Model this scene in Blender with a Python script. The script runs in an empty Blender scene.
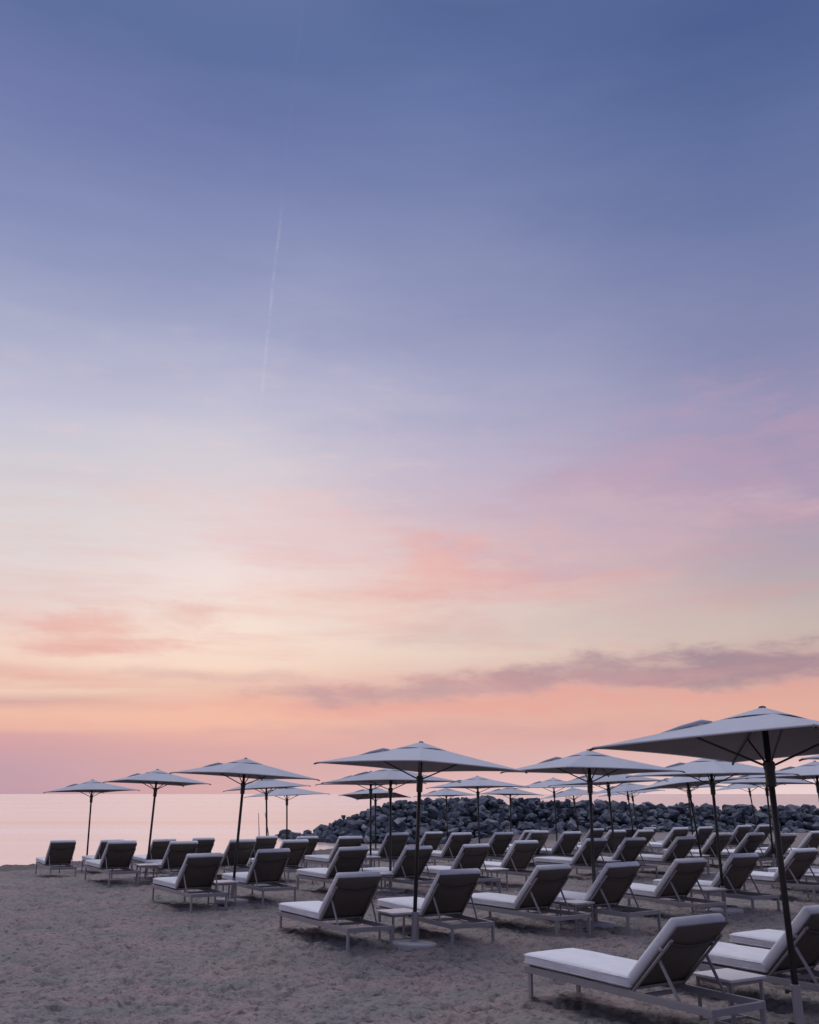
import bpy, bmesh, math, random
import numpy as np
from mathutils import Vector, Matrix, Quaternion

R = math.radians
sc = bpy.context.scene
COL = sc.collection
random.seed(11)


# ------------------------------------------------------------------ colour / material helpers
def lin(c):
    out = []
    for v in c:
        v = v / 255.0
        out.append(v / 12.92 if v <= 0.04045 else ((v + 0.055) / 1.055) ** 2.4)
    return (out[0], out[1], out[2], 1.0)


class NT:
    """small wrapper round a node tree"""
    def __init__(self, tree):
        self.t = tree
        self.t.nodes.clear()

    def n(self, kind, **kw):
        nd = self.t.nodes.new(kind)
        for k, v in kw.items():
            setattr(nd, k, v)
        return nd

    def link(self, a, b):
        self.t.links.new(a, b)

    def put(self, sock, v):
        if isinstance(v, bpy.types.NodeSocket):
            self.link(v, sock)
        else:
            sock.default_value = v

    def m(self, op, a, b=None, c=None, clamp=False):
        nd = self.n('ShaderNodeMath', operation=op, use_clamp=clamp)
        self.put(nd.inputs[0], a)
        if b is not None:
            self.put(nd.inputs[1], b)
        if c is not None:
            self.put(nd.inputs[2], c)
        return nd.outputs[0]

    def mix(self, fac, a, b, blend='MIX'):
        nd = self.n('ShaderNodeMix', data_type='RGBA', blend_type=blend)
        self.put(nd.inputs[0], fac)
        self.put(nd.inputs[6], a)
        self.put(nd.inputs[7], b)
        return nd.outputs[2]

    def ramp(self, fac, stops, interp='LINEAR'):
        nd = self.n('ShaderNodeValToRGB')
        cr = nd.color_ramp
        cr.interpolation = interp
        while len(cr.elements) > 1:
            cr.elements.remove(cr.elements[0])
        cr.elements[0].position = stops[0][0]
        cr.elements[0].color = stops[0][1]
        for p, c in stops[1:]:
            e = cr.elements.new(p)
            e.color = c
        self.put(nd.inputs[0], fac)
        return nd.outputs[0]

    def noise(self, vec, scale, detail=2.0, rough=0.5, dist=0.0):
        nd = self.n('ShaderNodeTexNoise')
        if vec is not None:
            self.link(vec, nd.inputs['Vector'])
        nd.inputs['Scale'].default_value = scale
        nd.inputs['Detail'].default_value = detail
        nd.inputs['Roughness'].default_value = rough
        nd.inputs['Distortion'].default_value = dist
        return nd.outputs['Fac']

    def xyz(self, x, y, z):
        nd = self.n('ShaderNodeCombineXYZ')
        self.put(nd.inputs[0], x)
        self.put(nd.inputs[1], y)
        self.put(nd.inputs[2], z)
        return nd.outputs[0]

    def sstep(self, v, a, b):
        nd = self.n('ShaderNodeMapRange', interpolation_type='SMOOTHSTEP')
        self.put(nd.inputs[0], v)
        nd.inputs[1].default_value = a
        nd.inputs[2].default_value = b
        return nd.outputs[0]


def material(name, base, rough=0.6, spec=0.3, metallic=0.0, var=0.0, scale=8.0, bump=0.0, bump_scale=60.0, dark=0.75):
    m = bpy.data.materials.new(name)
    m.use_nodes = True
    t = NT(m.node_tree)
    out = t.n('ShaderNodeOutputMaterial')
    b = t.n('ShaderNodeBsdfPrincipled')
    t.link(b.outputs[0], out.inputs[0])
    b.inputs['Roughness'].default_value = rough
    b.inputs['Specular IOR Level'].default_value = spec
    b.inputs['Metallic'].default_value = metallic
    tc = t.n('ShaderNodeTexCoord').outputs['Object']
    col = tuple(base) + (1.0,)
    if var > 0:
        oi = t.n('ShaderNodeObjectInfo')
        nz = t.noise(tc, scale, 5.0, 0.6)
        f = t.m('MULTIPLY_ADD', oi.outputs['Random'], 0.35, t.m('MULTIPLY', nz, 0.9))
        d = tuple(v * dark for v in base) + (1.0,)
        f2 = t.sstep(f, 0.25, 0.85)
        c = t.mix(f2, d, col)
        c2 = t.mix(t.m('MULTIPLY', var, 1.0), col, c)
        t.link(c2, b.inputs['Base Color'])
    else:
        b.inputs['Base Color'].default_value = col
    if bump > 0:
        bn = t.n('ShaderNodeBump')
        bn.inputs['Strength'].default_value = bump
        bn.inputs['Distance'].default_value = 0.004
        t.link(t.noise(tc, bump_scale, 3.0, 0.6), bn.inputs['Height'])
        t.link(bn.outputs[0], b.inputs['Normal'])
    return m


# ------------------------------------------------------------------ mesh helper
class MB:
    def __init__(self):
        self.bm = bmesh.new()

    def box(self, c, s, rot=None, bevel=0.0, seg=2):
        mat = Matrix.Translation(Vector(c))
        if rot is not None:
            mat = mat @ rot
        mat = mat @ Matrix.Diagonal((s[0], s[1], s[2], 1.0))
        r = bmesh.ops.create_cube(self.bm, size=1.0, matrix=mat)
        if bevel > 0:
            es = list({e for v in r['verts'] for e in v.link_edges})
            bmesh.ops.bevel(self.bm, geom=es, offset=bevel, segments=seg, profile=0.6, affect='EDGES')
        return self

    def tube(self, pts, r, seg=8, cap=True):
        pts = [Vector(p) for p in pts]
        rs = r if isinstance(r, (list, tuple)) else [r] * len(pts)
        rings = []
        n = None
        for i, p in enumerate(pts):
            if i == 0:
                d = pts[1] - p
            elif i == len(pts) - 1:
                d = p - pts[i - 1]
            else:
                d = (pts[i + 1] - p).normalized() + (p - pts[i - 1]).normalized()
            d.normalize()
            if n is None:
                up = Vector((0, 0, 1)) if abs(d.z) < 0.9 else Vector((1, 0, 0))
                n = d.cross(up).normalized()
            else:
                n = (n - d * n.dot(d)).normalized()
            b = d.cross(n)
            rings.append([self.bm.verts.new(p + (n * math.cos(2 * math.pi * k / seg) + b * math.sin(2 * math.pi * k / seg)) * rs[i])
                          for k in range(seg)])
        for a, b in zip(rings, rings[1:]):
            for k in range(seg):
                self.bm.faces.new((a[k], a[(k + 1) % seg], b[(k + 1) % seg], b[k]))
        if cap:
            self.bm.faces.new(rings[0][::-1])
            self.bm.faces.new(rings[-1])
        return self

    def lathe(self, prof, seg=24, c=(0, 0, 0)):
        rings = []
        for (r, z) in prof:
            rings.append([self.bm.verts.new((c[0] + r * math.cos(2 * math.pi * k / seg), c[1] + r * math.sin(2 * math.pi * k / seg), c[2] + z))
                          for k in range(seg)])
        for a, b in zip(rings, rings[1:]):
            for k in range(seg):
                self.bm.faces.new((a[k], a[(k + 1) % seg], b[(k + 1) % seg], b[k]))
        self.bm.faces.new(rings[0][::-1])
        self.bm.faces.new(rings[-1])
        return self

    def build(self, name, mat, parent=None, smooth=False):
        bmesh.ops.recalc_face_normals(self.bm, faces=self.bm.faces[:])
        me = bpy.data.meshes.new(name)
        self.bm.to_mesh(me)
        self.bm.free()
        if smooth:
            for p in me.polygons:
                p.use_smooth = True
        me.materials.append(mat)
        o = bpy.data.objects.new(name, me)
        COL.objects.link(o)
        if parent is not None:
            o.parent = parent
        return o


def tag(o, label=None, cat=None, group=None, kind=None):
    if label:
        o['label'] = label
    if cat:
        o['category'] = cat
    if group:
        o['group'] = group
    if kind:
        o['kind'] = kind
    return o


def empty(name):
    o = bpy.data.objects.new(name, None)
    o.empty_display_size = 0.2
    COL.objects.link(o)
    return o


KIDS = {}


def kids(o):
    if o.name not in KIDS:
        KIDS[o.name] = [c for c in bpy.data.objects if c.parent == o]
    return KIDS[o.name]


def copy_tree(o, parent=None):
    c = o.copy()
    COL.objects.link(c)
    if parent is not None:
        c.parent = parent
    for ch in kids(o):
        copy_tree(ch, c)
    return c


# ------------------------------------------------------------------ materials
def cushion_material():
    m = bpy.data.materials.new('cushion_fabric')
    m.use_nodes = True
    t = NT(m.node_tree)
    out = t.n('ShaderNodeOutputMaterial')
    b = t.n('ShaderNodeBsdfPrincipled')
    t.link(b.outputs[0], out.inputs[0])
    b.inputs['Roughness'].default_value = 0.85
    b.inputs['Specular IOR Level'].default_value = 0.15
    b.inputs['Sheen Weight'].default_value = 0.15
    tc = t.n('ShaderNodeTexCoord').outputs['Object']
    oi = t.n('ShaderNodeObjectInfo')
    nz = t.noise(tc, 5.0, 5.0, 0.65)
    f = t.m('MULTIPLY_ADD', oi.outputs['Random'], 0.3, t.m('MULTIPLY', nz, 0.8))
    c = t.mix(t.sstep(f, 0.2, 0.8), (0.72, 0.72, 0.745, 1), (0.87, 0.865, 0.89, 1))
    t.link(c, b.inputs['Base Color'])
    bn = t.n('ShaderNodeBump')
    bn.inputs['Strength'].default_value = 0.7
    bn.inputs['Distance'].default_value = 0.018
    h = t.m('ADD', t.noise(tc, 7.0, 3.0, 0.6, 0.6), t.m('MULTIPLY', t.noise(tc, 160.0, 2.0), 0.15))
    t.link(h, bn.inputs['Height'])
    t.link(bn.outputs[0], b.inputs['Normal'])
    return m


def canopy_material():
    m = bpy.data.materials.new('canopy_fabric')
    m.use_nodes = True
    t = NT(m.node_tree)
    out = t.n('ShaderNodeOutputMaterial')
    b = t.n('ShaderNodeBsdfPrincipled')
    t.link(b.outputs[0], out.inputs[0])
    b.inputs['Roughness'].default_value = 0.9
    b.inputs['Specular IOR Level'].default_value = 0.1
    tc = t.n('ShaderNodeTexCoord').outputs['Object']
    oi = t.n('ShaderNodeObjectInfo')
    nz = t.noise(tc, 2.5, 5.0, 0.6)
    f = t.m('MULTIPLY_ADD', oi.outputs['Random'], 0.35, t.m('MULTIPLY', nz, 0.8))
    c = t.mix(t.sstep(f, 0.2, 0.85), (0.45, 0.46, 0.50, 1), (0.56, 0.57, 0.615, 1))
    t.link(c, b.inputs['Base Color'])
    bn = t.n('ShaderNodeBump')
    bn.inputs['Strength'].default_value = 0.35
    bn.inputs['Distance'].default_value = 0.02
    t.link(t.noise(tc, 3.0, 3.0, 0.6, 0.4), bn.inputs['Height'])
    t.link(bn.outputs[0], b.inputs['Normal'])
    return m


M_CUSH = cushion_material()
M_CANOPY = canopy_material()
M_FRAME = material('powder_coated_aluminium', (0.36, 0.335, 0.34), 0.45, 0.4, 0.0, 0.6, 6.0)
M_MESH = material('dark_sling_mesh', (0.142, 0.124, 0.110), 0.8, 0.2, 0.0, 0.7, 10.0, 0.4, 220.0)
M_STRAP = material('grey_strap_webbing', (0.11, 0.105, 0.105), 0.8, 0.2)
M_DARKMETAL = material('dark_bronze_pole', (0.032, 0.030, 0.031), 0.4, 0.5)
M_STEEL = material('brushed_steel_sleeve', (0.40, 0.37, 0.37), 0.4, 0.5, 0.35)
M_BASE = material('pale_concrete_base', (0.62, 0.59, 0.58), 0.7, 0.3, 0.0, 0.8, 14.0, 0.3, 80.0)
M_TABLE = material('white_table_top', (0.78, 0.76, 0.75), 0.35, 0.5, 0.0, 0.4, 9.0)
M_UNDER_SHADE = material('canopy_underside_shade', (0.20, 0.175, 0.175), 0.9, 0.1, 0.0, 0.5, 3.0)  # shade beneath the canopy, put into a darker fabric colour
M_ROD = material('dark_cane', (0.05, 0.04, 0.035), 0.7, 0.2)


def rock_material():
    m = bpy.data.materials.new('breakwater_rock')
    m.use_nodes = True
    t = NT(m.node_tree)
    out = t.n('ShaderNodeOutputMaterial')
    b = t.n('ShaderNodeBsdfPrincipled')
    t.link(b.outputs[0], out.inputs[0])
    b.inputs['Roughness'].default_value = 0.85
    b.inputs['Specular IOR Level'].default_value = 0.25
    tc = t.n('ShaderNodeTexCoord').outputs['Object']
    oi = t.n('ShaderNodeObjectInfo')
    rnd = oi.outputs['Random']
    base = t.ramp(rnd, [(0.0, (0.12, 0.135, 0.16, 1)), (0.45, (0.20, 0.218, 0.25, 1)), (0.8, (0.28, 0.295, 0.325, 1)),
                        (0.93, (0.37, 0.375, 0.40, 1)), (1.0, (0.47, 0.46, 0.47, 1))])
    nz = t.noise(tc, 2.2, 8.0, 0.68)
    c = t.mix(t.sstep(nz, 0.32, 0.68), t.mix(1.0, base, (0.45, 0.47, 0.52, 1), 'MULTIPLY'), base)
    t.link(c, b.inputs['Base Color'])
    bn = t.n('ShaderNodeBump')
    bn.inputs['Strength'].default_value = 0.9
    bn.inputs['Distance'].default_value = 0.05
    t.link(t.noise(tc, 6.0, 6.0, 0.7), bn.inputs['Height'])
    t.link(bn.outputs[0], b.inputs['Normal'])
    return m


M_ROCK = rock_material()


def sand_material():
    m = bpy.data.materials.new('beach_sand')
    m.use_nodes = True
    t = NT(m.node_tree)
    out = t.n('ShaderNodeOutputMaterial')
    b = t.n('ShaderNodeBsdfPrincipled')
    t.link(b.outputs[0], out.inputs[0])
    b.inputs['Roughness'].default_value = 0.95
    b.inputs['Specular IOR Level'].default_value = 0.15
    tc = t.n('ShaderNodeTexCoord').outputs['Object']
    big = t.noise(tc, 0.9, 5.0, 0.65)
    mid = t.noise(tc, 2.6, 5.0, 0.65)
    fine = t.noise(tc, 38.0, 4.0, 0.7)
    grain = t.noise(tc, 190.0, 2.0, 0.7)
    c = t.mix(t.sstep(big, 0.40, 0.60), (0.275, 0.258, 0.238, 1), (0.375, 0.285, 0.268, 1))
    c = t.mix(t.sstep(mid, 0.40, 0.72), c, (0.315, 0.272, 0.255, 1))
    c = t.mix(t.m('MULTIPLY', t.sstep(fine, 0.47, 0.66), 0.6), c, (0.135, 0.122, 0.125, 1))
    mpp = t.n('ShaderNodeMapping')
    mpp.inputs['Scale'].default_value = (9.0, 13.0, 9.0)
    t.link(tc, mpp.inputs[0])
    crumb = t.noise(mpp.outputs[0], 1.0, 6.0, 0.72)
    c = t.mix(t.m('MULTIPLY', t.sstep(crumb, 0.51, 0.63), 0.75), c, (0.105, 0.090, 0.088, 1))
    c = t.mix(t.m('MULTIPLY', t.sstep(grain, 0.5, 0.75), 0.18), c, (0.40, 0.37, 0.36, 1))
    # damp sand along the water's edge
    sep = t.n('ShaderNodeSeparateXYZ')
    t.link(tc, sep.inputs[0])
    s = t.m('ADD', t.m('MULTIPLY', sep.outputs[0], -0.66), t.m('MULTIPLY', sep.outputs[1], 0.75))
    s = t.m('ADD', s, t.m('MULTIPLY', big, 3.0))
    wet = t.sstep(s, 30.5, 34.5)
    c = t.mix(t.m('MULTIPLY', wet, 0.6), c, (0.085, 0.070, 0.068, 1))
    t.link(c, b.inputs['Base Color'])
    bn = t.n('ShaderNodeBump')
    bn.inputs['Strength'].default_value = 1.0
    bn.inputs['Distance'].default_value = 0.03
    h = t.m('ADD', t.m('MULTIPLY', t.noise(tc, 16.0, 5.0, 0.65), 1.0), t.m('MULTIPLY', grain, 0.12))
    t.link(h, bn.inputs['Height'])
    t.link(bn.outputs[0], b.inputs['Normal'])
    return m


def sea_material():
    m = bpy.data.materials.new('calm_sea')
    m.use_nodes = True
    t = NT(m.node_tree)
    out = t.n('ShaderNodeOutputMaterial')
    b = t.n('ShaderNodeBsdfPrincipled')
    t.link(b.outputs[0], out.inputs[0])
    b.inputs['Base Color'].default_value = (0.84, 0.735, 0.72, 1)
    b.inputs['Metallic'].default_value = 0.85
    b.inputs['Roughness'].default_value = 0.22
    b.inputs['IOR'].default_value = 1.33
    b.inputs['Specular IOR Level'].default_value = 0.5
    tc = t.n('ShaderNodeTexCoord').outputs['Object']
    mp = t.n('ShaderNodeMapping')
    mp.inputs['Rotation'].default_value = (0, 0, R(12))
    mp.inputs['Scale'].default_value = (0.35, 1.0, 1.0)
    t.link(tc, mp.inputs[0])
    v = mp.outputs[0]
    mp2 = t.n('ShaderNodeMapping')
    mp2.inputs['Rotation'].default_value = (0, 0, R(6))
    mp2.inputs['Scale'].default_value = (0.006, 0.05, 1.0)
    t.link(tc, mp2.inputs[0])
    patch = t.noise(mp2.outputs[0], 1.0, 5.0, 0.6)
    rg_ = t.n('ShaderNodeMapRange')
    t.link(patch, rg_.inputs[0])
    rg_.inputs[1].default_value, rg_.inputs[2].default_value = 0.35, 0.65
    rg_.inputs[3].default_value, rg_.inputs[4].default_value = 0.17, 0.29
    t.link(rg_.outputs[0], b.inputs['Roughness'])
    h = t.m('ADD', t.m('MULTIPLY', t.noise(v, 0.9, 4.0, 0.6), 1.0), t.m('MULTIPLY', t.noise(v, 0.12, 3.0, 0.5), 4.0))
    bn = t.n('ShaderNodeBump')
    bn.inputs['Strength'].default_value = 0.35
    bn.inputs['Distance'].default_value = 0.12
    t.link(h, bn.inputs['Height'])
    t.link(bn.outputs[0], b.inputs['Normal'])
    return m


# ------------------------------------------------------------------ the ground
def smooth(x, a, b):
    u = np.clip((x - a) / (b - a), 0, 1)
    return u * u * (3 - 2 * u)


def ground_base(x, y):
    r = -0.5 * x + 0.866 * y
    lo = 0.5 - 0.3 * smooth(x, 0, 12)
    d = np.minimum(0.041 * np.maximum(0, r - 22), lo)
    s = -0.66 * x + 0.75 * y
    z = -d - 0.25 * np.maximum(0, s - 34.8) * (1 - smooth(x, -2, 6))
    z = z - 0.12 * np.maximum(0, y - 62)
    return np.maximum(z, -3.0)


def vnoise(x, y, seed):
    xi = np.floor(x).astype(np.int64)
    yi = np.floor(y).astype(np.int64)
    fx = x - xi
    fy = y - yi
    ux = fx * fx * fx * (fx * (fx * 6 - 15) + 10)
    uy = fy * fy * fy * (fy * (fy * 6 - 15) + 10)

    def h(i, j):
        n = (i * 374761393 + j * 668265263 + seed * 1442695041) & 0xffffffff
        n = ((n ^ (n >> 13)) * 1274126177) & 0xffffffff
        return ((n ^ (n >> 16)) & 0xffff) / 65535.0 * 2 - 1
    return (h(xi, yi) * (1 - ux) + h(xi + 1, yi) * ux) * (1 - uy) + (h(xi, yi + 1) * (1 - ux) + h(xi + 1, yi + 1) * ux) * uy


def sand_relief(x, y):
    wx = x + 0.12 * vnoise(x * 2.1, y * 2.1, 91)
    wy = y + 0.12 * vnoise(x * 2.1 + 40, y * 2.1, 92)
    z = 0.030 * vnoise(wx * 0.55, wy * 0.55, 1) + 0.018 * vnoise(wx * 1.7, wy * 1.7, 2)
    a = vnoise(wx * 5.6, wy * 4.6, 3)
    b = vnoise(wx * 12.0 + 3, wy * 9.5, 4)
    z += -0.066 * np.maximum(0, a - 0.22) + 0.012 * np.maximum(0, -a)
    z += -0.085 * np.maximum(0, b - 0.22) + 0.012 * b
    z += 0.014 * vnoise(wx * 21.0, wy * 15.0, 5) + 0.005 * vnoise(x * 31.0, y * 22.0, 6)
    return z


def ground_z(x, y):
    x = np.array([float(x)])
    y = np.array([float(y)])
    return float((ground_base(x, y))[0])


LOUNGERS = {
    1: [(1.88, 8.77, -0.998), (3.21, 9.40, -1.015), (4.15, 10.00, -1.020)],
    2: [(-0.99, 13.09, -1.055), (0.29, 13.49, -1.099), (1.52, 14.19, -0.973), (2.53, 14.48, -1.002), (3.86, 15.81, -1.056),
        (4.99, 16.75, -1.050), (6.67, 18.53, -1.061), (7.85, 19.20, -1.050), (9.15, 19.75, -1.030)],
    3: [(-3.72, 17.09, -1.034), (-2.70, 18.02, -1.063), (-1.41, 19.02, -1.033), (-0.21, 19.37, -1.020), (0.91, 19.81, -1.046),
        (1.98, 20.96, -1.018), (3.69, 22.61, -1.024), (4.66, 23.02, -1.063), (5.94, 23.59, -1.026), (7.45, 25.73, -1.047),
        (8.29, 25.73, -1.036), (9.07, 25.73, -1.045), (10.30, 26.81, -1.016)],
    4: [(-6.35, 21.53, -1.034), (-5.06, 21.53, -1.054), (-4.01, 22.41, -1.027), (-2.85, 22.22, -1.010), (-1.71, 23.38, -1.044),
        (-0.65, 24.85, -1.049), (0.92, 25.28, -1.038), (1.99, 26.09, -0.999), (2.98, 26.58, -0.997), (3.80, 26.47, -1.018),
        (5.18, 27.51, -1.002), (6.05, 28.03, -1.006), (7.46, 29.55, -1.039), (8.64, 31.14, -1.024), (10.11, 31.91, -1.045),
        (10.78, 31.95, -1.046)],
    5: [(-8.79, 25.11, -1.059), (-8.02, 26.45, -1.019), (-6.54, 25.87, -1.026), (-5.82, 27.18, -1.040), (-4.15, 27.18, -1.049),
        (-3.01, 26.51, -1.037), (0.34, 29.71, -1.032), (3.47, 32.00, -1.046), (5.83, 33.75, -1.045), (7.10, 34.66, -1.033),
        (8.12, 36.07, -1.005)],
}

def stamp(X, Y, Z, x, y, reach, fn):
    """add fn(dx, dy) to the relief near one spot"""
    m = (np.abs(X - x) < reach) & (np.abs(Y - y) < reach)
    if m.any():
        Z[m] += fn(X[m] - x, Y[m] - y)


def tread(X, Y, Z):
    rg = random.Random(8)
    # sand scuffed up round the loungers' feet
    for row in (1, 2, 3):
        for (x, y, h) in LOUNGERS[row]:
            for u in (-1.0, 1.06):
                for v in (-0.29, 0.29):
                    px, py = x + u * math.cos(h) - v * math.sin(h), y + u * math.sin(h) + v * math.cos(h)
                    r = rg.uniform(0.07, 0.11)
                    a = rg.uniform(0.016, 0.032)
                    ox, oy = rg.uniform(-0.03, 0.03), rg.uniform(-0.03, 0.03)
                    stamp(X, Y, Z, px + ox, py + oy, 0.35, lambda dx, dy, r=r, a=a: a * np.exp(-(dx * dx + dy * dy) / (r * r)))
    # trails of footprints
    for (x0, y0, ang, n) in ((-3.5, 6.0, 72, 26), (-1.2, 5.2, 96, 12), (-6.0, 10.5, 20, 24), (-4.8, 8.2, 118, 18), (-2.6, 9.0, 40, 14),
                             (-9.0, 17.0, 8, 20), (0.2, 7.0, 140, 22), (-1.5, 10.8, 24, 22), (-7.5, 14.0, 64, 16)):
        x, y, a = x0, y0, R(ang)
        for k in range(n):
            a += R(rg.uniform(-7, 7))
            x += 0.68 * math.cos(a)
            y += 0.68 * math.sin(a)
            sd = 0.11 if k % 2 else -0.11
            cx, cy = x - sd * math.sin(a) + rg.uniform(-0.03, 0.03), y + sd * math.cos(a) + rg.uniform(-0.03, 0.03)
            d = rg.uniform(0.022, 0.040)
            ca, sa = math.cos(a), math.sin(a)

            def foot(dx, dy, ca=ca, sa=sa, d=d):
                u = (dx * ca + dy * sa) / 0.15
                v = (-dx * sa + dy * ca) / 0.065
                q = u * u + v * v
                return -d * np.exp(-q ** 2) + 0.35 * d * np.exp(-(np.sqrt(q) - 1.45) ** 2 / 0.10)
            stamp(X, Y, Z, cx, cy, 0.4, foot)


def build_ground():
    rad = [0.3, 0.8, 1.4, 2.0, 2.6, 3.2]
    r = 3.8
    while r < 40:
        rad.append(r)
        r *= 1.0030 if 6 < r < 22 else 1.0048
    while r < 75:
        rad.append(r)
        r *= 1.012
    while r < 400:
        rad.append(r)
        r *= 1.15
    rad = np.array(rad)
    az = np.concatenate([np.linspace(-180, -40, 60)[:-1], np.linspace(-40, 40, 860), np.linspace(40, 180, 60)[1:-1]])
    na = len(az)
    A, RR = np.meshgrid(np.radians(az), rad)
    X = RR * np.sin(A)
    Y = RR * np.cos(A)
    Z = ground_base(X, Y)
    fade = 1 - smooth(RR, 45, 70)
    Z = Z + sand_relief(X, Y) * fade
    tread(X, Y, Z)
    co = np.stack([X, Y, Z], -1).reshape(-1, 3)
    nr = len(rad)
    i = np.arange(nr - 1)[:, None] * na
    j = np.arange(na)[None, :]
    j2 = (j + 1) % na
    f = np.stack([i + j, i + na + j, i + na + j2, i + j2], -1).reshape(-1, 4)
    centre = len(co)
    co = np.vstack([co, [[0, 0, 0]]])
    me = bpy.data.meshes.new('sand')
    nf = len(f)
    me.vertices.add(len(co))
    me.vertices.foreach_set('co', co.astype(np.float32).ravel())
    tris = np.stack([np.full(na, centre), np.arange(na), (np.arange(na) + 1) % na], -1)
    me.loops.add(nf * 4 + na * 3)
    me.loops.foreach_set('vertex_index', np.concatenate([f[:, ::-1].ravel(), tris[:, ::-1].ravel()]).astype(np.int32))
    me.polygons.add(nf + na)
    st = np.concatenate([np.arange(nf) * 4, nf * 4 + np.arange(na) * 3])
    me.polygons.foreach_set('loop_start', st.astype(np.int32))
    me.polygons.foreach_set('use_smooth', np.ones(nf + na, dtype=bool))
    me.update(calc_edges=True)
    me.validate()
    o = bpy.data.objects.new('sand', me)
    me.materials.append(sand_material())
    COL.objects.link(o)
    tag(o, kind='structure')
    return o


build_ground()

SEA_Z = -0.85
mb = MB()
ring = [0, 80, 300, 1500, 8000, 40000]
prev = None
for rr in ring[1:]:
    cur = [mb.bm.verts.new((rr * math.sin(2 * math.pi * k / 64), rr * math.cos(2 * math.pi * k / 64), SEA_Z)) for k in range(64)]
    if prev is None:
        mb.bm.faces.new(cur)
    else:
        for k in range(64):
            mb.bm.faces.new((prev[k], prev[(k + 1) % 64], cur[(k + 1) % 64], cur[k]))
    prev = cur
sea = mb.build('sea', sea_material())
tag(sea, kind='structure')


# ------------------------------------------------------------------ sun lounger
def soft_slab(lx, ly, lz, crown=0.012, rim=0.035):
    """a cushion: rounded slab lx * ly * lz, x from 0, centred on y, z from 0, slightly crowned"""
    bm = bmesh.new()
    bmesh.ops.create_cube(bm, size=1.0, matrix=Matrix.Translation((lx / 2, 0, lz / 2)) @ Matrix.Diagonal((lx, ly, lz, 1)))
    bmesh.ops.bevel(bm, geom=bm.edges[:], offset=rim, segments=4, profile=0.5, affect='EDGES')
    nx = 12
    for k in range(1, nx):
        x = rim + (lx - 2 * rim) * k / nx
        bmesh.ops.bisect_plane(bm, geom=bm.verts[:] + bm.edges[:] + bm.faces[:], plane_co=(x, 0, 0), plane_no=(1, 0, 0))
    for k in range(1, 7):
        y = -ly / 2 + rim + (ly - 2 * rim) * k / 7
        bmesh.ops.bisect_plane(bm, geom=bm.verts[:] + bm.edges[:] + bm.faces[:], plane_co=(0, y, 0), plane_no=(0, 1, 0))
    for v in bm.verts:
        fx = max(0.0, 1 - (2 * v.co.x / lx - 1) ** 4)
        fy = max(0.0, 1 - (2 * v.co.y / ly) ** 4)
        if v.co.z > lz * 0.5:
            v.co.z += crown * fx * fy + 0.004 * math.sin(v.co.x * 9 + 1.3) * math.cos(v.co.y * 8 + v.co.x * 5) * fx * fy
        v.co.y += 0.006 * math.sin(v.co.x * 6.0 + 0.6) * (1 if v.co.y > 0 else -1) * fx
    return bm


W2 = 0.30
HX, HZ = 1.285 - 1.02, 0.300           # hinge of the backrest
BA = R(45.5)
BD = Vector((math.cos(BA), 0, math.sin(BA)))     # up along the backrest
BN = Vector((-math.sin(BA), 0, math.cos(BA)))    # out of its lying face


def bp(s, y, n=0.0):
    return Vector((HX, 0, HZ)) + BD * s + BN * n + Vector((0, y, 0))


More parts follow.
